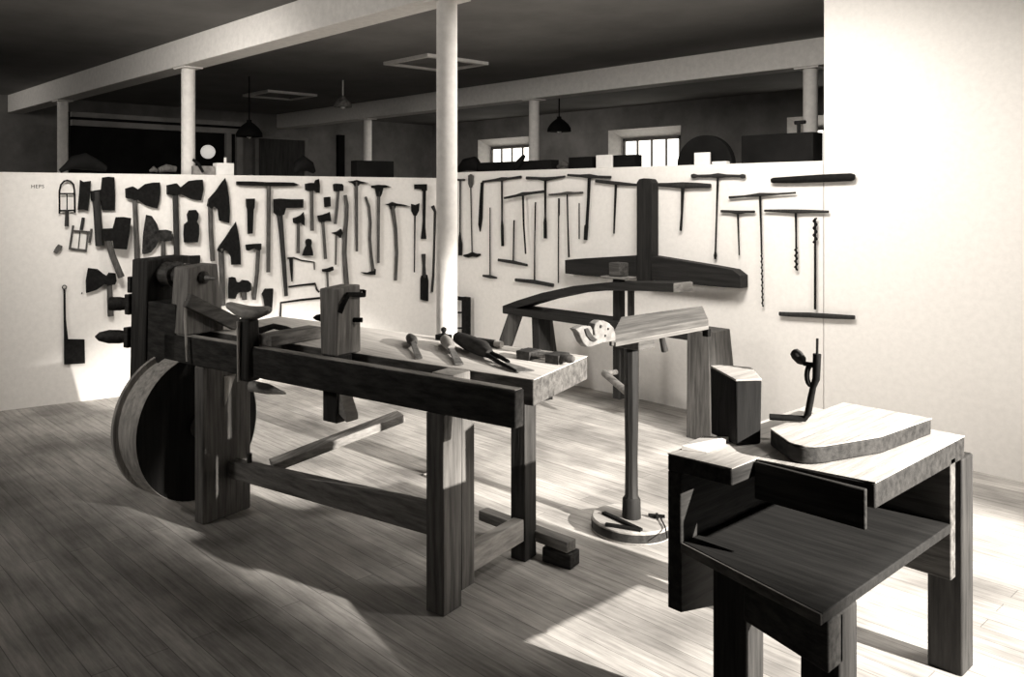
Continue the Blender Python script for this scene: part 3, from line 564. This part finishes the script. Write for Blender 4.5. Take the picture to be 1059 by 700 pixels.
for i in range(len(rx) - 1):
    (x0, z0), (x1, z1) = rx[i], rx[i + 1]
    rp.prism([(x0, 4.72, z0), (x1, 4.72, z1), (x1, 4.92, z1), (x0, 4.92, z0)], [(x0, 4.72, z0 + .055), (x1, 4.72, z1 + .055), (x1, 4.92, z1 + .055), (x0, 4.92, z0 + .055)])
rpo = rp.build('ramp', BLACKX, sh)
MB().prism([(-3.09, 4.72, .888), (-3.05, 4.76, .888), (-3.05, 4.88, .888), (-3.09, 4.92, .888)], [(-3.09, 4.72, .947), (-3.05, 4.76, .947), (-3.05, 4.88, .947), (-3.09, 4.92, .947)]).build('ramp_end', MIDY, rpo, .003)
MB().box((-3.615, -3.555), (4.79, 4.85), (.11, .955)).build('clamp_arm', BLACKZ, sh, .004)
MB().box((-3.50, -3.47), (4.80, 4.84), (.65, .87)).build('arm_rod', DARKZ, sh, .003)
MB().box((-3.69, -3.49), (4.75, 4.89), (.935, .95)).build('head_collar', MIDX, sh, .003)
MB().box((-3.635, -3.54), (4.77, 4.87), (.95, 1.045)).build('clamp_head', wood(.02, .08, 'x'), sh, .008)
MB().tube([(-3.60, 4.68, .30), (-3.28, 4.50, .25)], .024, 10).tube([(-3.585, 4.80, .295), (-3.59, 4.67, .30)], .018, 10).build('pedal', MIDX, sh)
# small dark rack on the floor by the corner
rk = thing('slatted_rack', (-5.45, 5.22, 0), 'small dark upright rack with thin rungs standing beside the white post', 'rack')
c0 = onz(478, 372, 0)
rxk = -5.50
MB().box((-5.58, -5.51), (5.20, 5.25), (0, .60)).build('upright', IRON, rk, .003)
MB().box((-5.78, -5.73), (5.20, 5.25), (0, .70)).build('upright', IRON, rk, .003)
for z in (.60,): MB().box((-5.73, -5.56), (5.205, 5.245), (z - .035, z - .005)).build('top_rail', IRON, rk, .002)
for z in (.16, .30, .44): MB().tube([(-5.73, 5.225, z), (-5.56, 5.225, z + .02)], .008, 8).build('rung', IRON, rk)

# ------------------------------------------------------------------ pedestal vise stand
PC = Vector((-2.306, 3.193, 0))
vs = thing('pedestal_vise_stand', PC, 'tall wooden pedestal clamp on a round base with tilted board on top', 'stand')
bs = MB()._lathe(PC, UP, [(0, .172), (.004, .176), (.052, .176), (.058, .170), (.058, .001)], 56).build('round_base', wood(.25, .45, 'x'), vs)
MB()._lathe(PC + UP * .01, UP, [(0, .1775), (.035, .1775)], 56).build('base_band', DARKX, bs)
pz = MB()
pz.tube([PC + UP * h for h in (.058, .15, .16, .32, .6, .84)], [.04, .034, .030, .028, .033, .034], 8)
pz.build('post', wood(.008, .024, 'z', .6), vs, .003)
MB().tube([PC + UP * .058, PC + UP * .14, PC + UP * .15], [.042, .040, .033], 16).build('post_collar', BLACKZ, vs)
k0 = onz(663, 549, .06)
for px, py in ((624, 530), (626, 542)):
    MB().bar(onz(px, py, .064), k0 + UP * .004, .022, .012).build('iron_strap', IRON, bs, .002)
kk = onz(679, 535, .06)
MB().bar(kk + Vector((-.03, -.02, .008)), kk + Vector((.03, .02, .008)), .012, .012).bar(kk + Vector((-.012, .02, .008)), kk + Vector((.016, -.018, .008)), .01, .01).build('wing_key', IRON, bs, .001)
MB().tube([kk + Vector((.02, .0, .006)), onz(688, 545, .064), onz(690, 556, .062)], .003, 6).build('key_string', IRON, bs)
MB().box((-2.36, -2.20), (3.10, 3.22), (.83, .905)).build('mounting_block', wood(.06, .14, 'y'), vs, .005)
bq = [(-2.15, 2.84), (-2.15, 3.57), (-2.29, 3.75), (-2.31, 3.12)]; bz = [.93, .93, .965, .965]
MB().prism([(x, y, z - .045) for (x, y), z in zip(bq, bz)], [(x, y, z) for (x, y), z in zip(bq, bz)]).build('clamp_board', wood(.045, .12, 'y'), vs, .004)
MB().box((-2.15, -2.142), (2.86, 3.56), (.884, .902)).build('board_lip', wood(.10, .2, 'y'), vs, .002)  # paler strip paints the light along the board's lower edge
def jy(px, py, x=-2.14):
    d = ray(px, py); k = (x - CAM.x) / d.x; return CAM + d * k
jp = [(595.7, 340.5), (602.7, 337), (611, 337.2), (613, 341), (613.5, 347), (616, 347), (614.5, 340), (616, 334.5), (620.5, 331.4), (625, 331.6), (630, 334), (634.6, 338.5), (636.7, 345.4), (636.7, 352.5), (622.6, 354.6), (614, 358), (607.7, 359), (603.5, 354.5), (600.5, 348), (599, 344)]
jw = MB().prism([jy(*p) + Vector((-.035, 0, 0)) for p in jp], [jy(*p) for p in jp]).build('pale_jaw', noisy('pale_limewood', .13, .24, (30, 30, 30), .7, .1, 4, 0, .8), vs, .003, True)
cp = [(605, 340), (608, 339), (611, 344), (614.5, 349), (618, 351), (615, 353.5), (611, 352), (607, 347)]
MB().prism([jy(*p, -2.1405) for p in cp], [jy(*p, -2.134) for p in cp]).build('hollow_shade', DARKY, jw, .001, True)  # dark plate on the face stands in for shade inside the hollow
for px, py, r in ((620.8, 337.5, 1.6), (628.5, 340, 1.2), (625.5, 347, 1.2)):
    p = jy(px, py, -2.141); MB().lathe(p, (1, 0, 0), [(0, r * .0042), (.004, r * .0042)], 12).build('bolt', HANDLED, jw)
MB().tube([jy(683.5, 344, -2.18), jy(687.5, 363, -2.18)], [.012, .015], 10).build('peg', DARKZ, vs)
MB().box((-2.17, -2.14), (3.55, 3.575), (.85, .885)).build('end_hook', IRON, vs, .002)

# ------------------------------------------------------------------ right foreground work table
X0, X1, Y0, Y1 = -1.43, -.93, 2.155, 3.02
tb = thing('work_table', ((X0 + X1) / 2, 2.6, 0), 'heavy dark work table with pale top and lower shelf at right foreground', 'table')
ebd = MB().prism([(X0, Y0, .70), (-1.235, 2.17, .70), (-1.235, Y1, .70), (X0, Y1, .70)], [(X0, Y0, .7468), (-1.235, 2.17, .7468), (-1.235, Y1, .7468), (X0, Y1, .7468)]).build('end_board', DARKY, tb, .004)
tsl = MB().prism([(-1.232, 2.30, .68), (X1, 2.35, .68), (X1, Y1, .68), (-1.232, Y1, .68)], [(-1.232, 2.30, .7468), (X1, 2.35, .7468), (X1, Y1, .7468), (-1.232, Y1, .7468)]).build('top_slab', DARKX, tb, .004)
MB().prism([(X0, Y0, .747), (-1.235, 2.17, .747), (-1.235, Y1, .747), (X0, Y1, .747)], [(X0, Y0, .75), (-1.235, 2.17, .75), (-1.235, Y1, .75), (X0, Y1, .75)]).build('end_board_face', BENCHT, ebd)  # lit table top painted as paler layers over dark boards
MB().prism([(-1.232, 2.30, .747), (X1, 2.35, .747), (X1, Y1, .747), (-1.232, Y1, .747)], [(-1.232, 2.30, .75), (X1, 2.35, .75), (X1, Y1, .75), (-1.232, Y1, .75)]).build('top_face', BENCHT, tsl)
MB().box((-1.232, X1), (2.285, 2.30), (.64, .745)).build('top_edge', DARKX, tb, .003)
sd = [(Y0, .30), (2.35, .26), (2.5, .31), (2.62, .33), (Y1 - .1, .33), (Y1 - .05, 0), (Y1, 0), (Y1, .70), (Y0, .70)]
MB().prism([(X0, y, z) for y, z in sd], [(X0 + .045, y, z) for y, z in sd]).build('side_panel', DARKY, tb, .004, True)
sf = MB().prism([(X0 + .046, 2.16, .475), (X1, 2.045, .475), (X1, 2.9, .475), (X0 + .046, 2.9, .475)], [(X0 + .046, 2.16, .503), (X1, 2.045, .503), (X1, 2.9, .503), (X0 + .046, 2.9, .503)]).build('lower_shelf', BLACKX, tb, .003)
MB().bar((X0 + .046, 2.155, .489), (X1, 2.04, .489), .008, .027).build('shelf_edge', wood(.06, .2, 'x'), sf, .002)  # paler strip paints the lit front of the dark shelf
MB().box((X0 + .046, X1), (2.9, 2.94), (.33, .70)).build('back_panel', wood(.05, .16, 'x'), tb, .003)
MB().box((-1.30, -1.20), (2.18, 2.28), (0, .474)).build('leg', DARKZ, tb, .005)
MB().box((-1.03, X1), (2.14, 2.24), (0, .474)).build('leg', DARKZ, tb, .005)
MB().box((-1.03, X1), (3.0, 3.1), (0, .68)).build('leg', DARKZ, tb, .005)
MB().prism([(-1.20, 2.165, .345), (X1, 2.075, .345), (X1, 2.16, .345), (-1.20, 2.25, .345)], [(-1.20, 2.165, .473), (X1, 2.075, .473), (X1, 2.16, .473), (-1.20, 2.25, .473)]).build('front_beam', wood(.012, .06, 'x'), tb, .006)
# things on the table
bk = [(-1.335, 2.372), (-1.30, 2.45), (-1.40, 2.565), (-1.44, 2.54), (-1.455, 2.43)]
tp = [(-1.335, 2.367), (-1.290, 2.438), (-1.398, 2.575), (-1.47, 2.55), (-1.50, 2.50)]
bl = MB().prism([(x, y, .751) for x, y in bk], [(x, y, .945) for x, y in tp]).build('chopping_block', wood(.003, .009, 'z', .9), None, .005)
MB().prism([(x, y, .945) for x, y in tp], [(x, y, .951) for x, y in tp]).build('pale_top', BENCHT, bl, .002)  # thin paler layer on top of the dark block
tag(bl, 'dark upright wooden block with pale top standing on the work table', 'block')
pp = [onz(705, 465, .751), onz(731, 468, .751), onz(754, 457, .751), onz(727, 452, .751)]
tag(MB().prism([pp[0] , pp[1], pp[2] , pp[3]], [pp[0] + UP * .012, pp[1] + UP * .002, pp[2] + UP * .016, pp[3] + UP * .003]).build('paper_sheet', PAPER), 'loose white paper sheet on the left corner of the work table', 'paper')
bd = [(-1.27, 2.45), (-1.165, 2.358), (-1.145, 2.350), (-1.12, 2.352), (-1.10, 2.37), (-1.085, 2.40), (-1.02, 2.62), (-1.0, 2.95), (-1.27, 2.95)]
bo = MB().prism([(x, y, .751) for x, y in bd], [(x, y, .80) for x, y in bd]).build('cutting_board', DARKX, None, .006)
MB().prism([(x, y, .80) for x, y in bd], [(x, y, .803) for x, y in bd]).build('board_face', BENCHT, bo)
tag(bo, 'thick board with rounded corner and pale face lying on the work table', 'board')
ZT = .804
def up(px, py, y=2.62):
    d = ray(px, py); k = y / d.y; return CAM + d * k
br = thing('iron_brace', onz(833, 434, ZT), 'black iron bit brace with ringed shaft and knob handle on the pale-faced board', 'brace')
pA, pB = onz(796, 431, ZT + .012), onz(832, 433, ZT + .012)
yb = pB.y
MB().tube([pA, pA.lerp(pB, .5), pB, up(835.5, 428, yb), up(838.5, 412, yb), up(841, 400, yb), up(844, 392, yb), up(845, 366, yb)], [.010, .010, .010, .010, .010, .009, .011, .012], 10).build('frame', IRON, br)
cc = up(839.5, 388, yb)
MB().tube([cc + RT * (.015 * math.cos(t * math.pi / 8)) + UP * (.032 * math.sin(t * math.pi / 8)) for t in range(17)], .0075, 8).build('ring', IRON, br)
MB().tube([up(845, 377, yb), up(838, 377, yb), up(832, 376, yb), up(829, 373, yb)], .0075, 8).build('crank', IRON, br)
MB().tube([up(831, 376, yb), up(829, 373, yb), up(824, 367, yb), up(821, 363.5, yb), up(820, 362.5, yb)], [.008, .016, .018, .014, .006], 12).build('knob', HANDLED, br)
MB().tube([up(845, 367, yb), up(845.3, 350, yb)], .004, 6).build('bit', IRON, br)

# ------------------------------------------------------------------ things on top of the partitions and lamps
GT = 'things kept on top of the white partitions'
def topL(px, z0): return wp('L', px, 178, -.1).xy
def ontop(side, name, label, cat, px0, px1, ytop, mat, depth_=.12, back=.11, ybot=None):
    z0 = TOPL if side == 'L' else TOPR
    p, q = wp(side, px0, 170, -back), wp(side, px1, 170, -back); n = NRM[side]
    zt = EYE + (PY - ytop) * depth(p) / FL
    p.z = q.z = z0 + .001; zt = max(zt, z0 + .02)
    a = [p + n * depth_ / 2, q + n * depth_ / 2, q - n * depth_ / 2, p - n * depth_ / 2]
    return tag(MB().prism(a, [Vector((v.x, v.y, zt)) for v in a]).build(name, mat, None, .004), label, cat, GT)
def lump(side, name, label, cat, pts, mat, back=.1):
    z0 = TOPL if side == 'L' else TOPR
    P_ = []
    for px, py, w in pts:
        v = wp(side, px, py, -back); r = w * depth(v) / FL / 2; v.z = max(v.z, z0 + r * .9); P_.append((v, r))
    return tag(MB().tube([v for v, r in P_], [r for v, r in P_], 10).build(name, mat), label, cat, GT)
lump('L', 'rope_coil', 'dark heap of coiled rope on the left partition top under the slim far post', 'rope', [(62, 177, 4), (70, 172, 8), (76, 168, 14), (88, 167, 18), (100, 171, 12), (110, 175, 6)], DARKP)
lump('L', 'pale_stone', 'small pale stone on the left partition top left of the middle post', 'stone', [(155, 177, 3), (159, 174.5, 6), (163, 177, 3)], HANDLE)
lump('L', 'wood_offcut', 'grey wood offcut beside the foot of the middle post', 'wood', [(164, 176, 5), (172, 173.5, 8), (182, 175, 6)], HANDLE)
ontop('L', 'grey_bar', 'long grey bar lying between the middle post and the white box', 'bar', 199, 221, 171.5, noisy('grey_stone', .15, .3, (20, 20, 20)), .06)
lump('L', 'dark_stick', 'short dark stick leaning on the bar by the middle post', 'stick', [(199.5, 165, 3), (205, 169, 3.4), (210, 178, 3)], IRON, .04)
wb = ontop('L', 'white_box', 'small white box with peg on the left partition top', 'box', 222, 240, 168.5, CARDM, .1)
pz0 = wp('L', 233, 168, -.11)
MB().tube([pz0 + UP * -.005, pz0 + UP * .04], .012, 10).build('peg', CARDM, wb)
lump('L', 'dark_bundle', 'round dark bundle on the partition in front of the dark door', 'bundle', [(304, 178, 4), (308, 172, 12), (314, 169, 17), (320, 172, 12), (325, 178, 4)], DARKP)
dbx = ontop('L', 'dark_tool_chest', 'dark chest on the partition at the far middle post', 'chest', 366, 404, 166, DARKP, .12)
lump('R', 'dark_sack', 'dark lump on the right partition top beside the near white post', 'sack', [(474, 176, 5), (482, 170, 13), (490, 169, 15), (496, 174, 8)], DARKP)
ontop('R', 'low_dark_box', 'low dark box under the first far window', 'box', 498, 574, 168.5, DARKP, .1)
lump('R', 'upright_plane', 'small dark hand plane standing at the right end of the low box', 'plane', [(534, 172, 6), (537, 168, 7), (542, 161, 4)], DARKP, .03)
lump('R', 'grey_stones', 'grey stone beside the low dark box', 'stone', [(577, 173, 4), (583, 169, 7), (589, 172, 5)], HANDLE)
ontop('R', 'long_dark_box', 'dark flat box left of the white card', 'box', 592, 616, 163, DARKP, .1)
ontop('R', 'dark_tray', 'low dark tray under the second window right of the first card', 'tray', 635, 660, 161, DARKP, .1, .13)
ontop('R', 'white_card', 'white card standing on the partition between the far windows', 'card', 617, 633.5, 160.5, CARDM, .02, .05)
ontop('R', 'white_label_card', 'white card standing in front of the dark half-round', 'card', 718.5, 734.5, 158, CARDM, .02, .05)
ontop('R', 'flat_white_card', 'small flat white card lying right of the half-round', 'card', 738, 753, 167.5, CARDM, .05, .05)
hc = wp('R', 730, 163, -.13); hc.z = TOPR + .001; rr = 27.5 * depth(hc) / FL
mb = MB(); arc = [(math.cos(math.pi * i / 24) * rr, math.sin(math.pi * i / 24) * rr * 1.12) for i in range(25)]
mb.prism([hc + Vector((x * 1.14, 0.03, z)) for x, z in arc], [hc + Vector((x * 1.14, -.03, z)) for x, z in arc])
tag(mb.build('half_round_form', DARKP, None, .004), 'dark half-round wooden form standing on the right partition top', 'form', GT)
cb = ontop('R', 'dark_cabinet', 'big dark box on the right end of the partition top', 'box', 772, 846, 141, DARKP, .14, .13)
tag(MB().tube([wp('R', 826, 141, -.12), wp('R', 826, 128, -.12), wp('R', 826, 126, -.12)], [.012, .012, .012], 8).tube([wp('R', 822, 127, -.12), wp('R', 833, 126, -.12)], .012, 8).build('tap_wrench', IRON), 'small dark T wrench standing on the big dark box', 'wrench', GT)

def hatch(x0, x1, y0, y1, label):
    t = thing('ceiling_panel', ((x0 + x1) / 2, (y0 + y1) / 2, CZ), label, 'ceiling panel', 'framed panels in the ceiling')
    w = .05; z = (CZ - .03, CZ - .001)
    MB().box((x0, x1), (y0, y0 + w), z).box((x0, x1), (y1 - w, y1), z).box((x0, x0 + w), (y0 + w, y1 - w), z).box((x1 - w, x1), (y0 + w, y1 - w), z).build('frame', WHITE2, t)
    MB().box((x0 + w, x1 - w), (y0 + w, y1 - w), (CZ - .01, CZ - .001)).build('panel', GREYW, t)
hatch(-6.36, -5.72, 4.92, 5.68, 'square white-framed ceiling panel crossed by the near white post')
hatch(-9.52, -8.9, 5.15, 5.85, 'square white-framed ceiling panel farther away above the dark door')
def pendant(p, zb, r, label, mat, hang=True):
    t = thing('pendant_lamp', (p[0], p[1], zb), label, 'lamp', 'pendant lamps')
    h = r * 1.15; c = Vector((p[0], p[1], zb))
    MB().tube([c + UP * h, Vector((p[0], p[1], CZ - .002))], .008, 8).build('cord', WHITE2 if mat is not DARKP else DARKP, t)
    MB()._lathe(c, UP, [(0, r * .97), (0, r), (h * .25, r * .97), (h * .55, r * .75), (h * .8, r * .45), (h * .95, r * .2), (h * 1.1, r * .18), (h * 1.1, .004)], 28).build('shade', mat, t)
    MB().lathe(c + UP * -.02, UP, [(0, .006), (.012, .025), (.035, .03), (.06, .02)], 14).build('bulb', CARDM, t)
pendant((-7.65, 5.36), 2.475, .10, 'small glass-shaded lamp hanging from the dark ceiling in the middle', noisy('smoky_glass', .05, .22, (25, 25, 25), .3, .1))
pendant((-6.58, 7.70), 2.26, .14, 'dark bell-shaped lamp hanging between the two far windows', DARKP)
pendant((-8.04, 4.43), 2.13, .14, 'dark dome lamp hanging at the right end of the booth header', DARKP)
gl = thing('globe_lamp', (-9.9, 4.86, 1.98), 'small white globe lamp in the dark booth opening right of the middle post', 'lamp')
gpos = CAM + ray(215, 157) * 10.5
gl.location = gpos; gl['_o'] = gpos[:]
MB()._lathe(gpos - UP * .085, UP, [(.085 - .085 * math.cos(math.pi * i / 12), .09 * math.sin(math.pi * i / 12)) for i in range(13)], 24).build('globe', GLOBE, gl)
MB().tube([gpos, Vector((-9.93, gpos.y + .0, gpos.z))], .015, 8).build('bracket', DARKP, gl)

# ------------------------------------------------------------------ light
def area(name, loc, target, size, power, col=(1, .945, .87), sy=None, spread=180):
    l = bpy.data.lights.new(name, 'AREA'); l.energy = power; l.color = col; l.size = size
    if sy: l.shape = 'RECTANGLE'; l.size_y = sy
    l.spread = math.radians(spread)
    o = bpy.data.objects.new(name, l); COL.objects.link(o); o.location = loc
    o.rotation_euler = (Vector(target) - Vector(loc)).to_track_quat('-Z', 'Y').to_euler()
    return o
sl = bpy.data.lights.new('side_lamp', 'SPOT'); sl.energy = 7000; sl.color = (1, .945, .87); sl.spot_size = math.radians(30); sl.spot_blend = .4; sl.shadow_soft_size = .035
so = bpy.data.objects.new('side_lamp', sl); COL.objects.link(so); so.location = (3.7, 3.5, 2.62)
so.rotation_euler = (Vector((-2.5, 3.35, -.3)) - so.location).to_track_quat('-Z', 'Y').to_euler()
area('unseen_overhead_light', (-2.35, 3.7, 2.68), (-3.4, 5.0, .4), 1.2, 60, sy=.35, spread=150)
area('unseen_overhead_light', (-.45, 3.7, 2.68), (-1.7, 4.0, 0), .5, 34, spread=160)  # unseen fill, added to brighten wall and floor at the right
area('unseen_overhead_light', (-4.55, 1.4, 2.7), (-6.3, 3.3, 1.2), .6, 30, spread=95)  # fill added out of view to brighten the left partition
area('front_fill', (-4.2, -1.2, 2.6), (-4.8, 3.0, 2.2), .8, 32, spread=100)  # added fill, off view, for wheel rim, posts and near beam
area('back_fill', (-8.0, 7.4, 2.745), (-9.2, 9.5, 1.0), .3, 26)  # fill added out of sight behind the far beam for the rear walls
area('back_fill', (-10.5, 1.2, 2.7), (-11.5, 3.8, 1.6), .5, 14)  # unseen fill added to lift the end wall
w = bpy.data.worlds.new('world'); S.world = w; w.use_nodes = True
w.node_tree.nodes['Background'].inputs[0].default_value = (1, .95, .88, 1); w.node_tree.nodes['Background'].inputs[1].default_value = .03

# ------------------------------------------------------------------ camera
cd = bpy.data.cameras.new('camera'); co = bpy.data.objects.new('camera', cd); COL.objects.link(co); S.camera = co
cd.sensor_fit = 'HORIZONTAL'; cd.sensor_width = 36.0; cd.lens = FL / 1059 * 36
cd.shift_x = (529.5 - PX) / 1059; cd.shift_y = -(350 - PY) / 1059
cd.clip_start = .05; cd.clip_end = 100
co.location = CAM; co.rotation_euler = FW.to_track_quat('-Z', 'Y').to_euler()
for o in bpy.data.objects:
    if '_o' in o: del o['_o']
vs_ = S.view_settings; vs_.view_transform = 'Standard'; vs_.look = 'None'; vs_.exposure = -.1; vs_.gamma = 1; vs_.use_curve_mapping = False
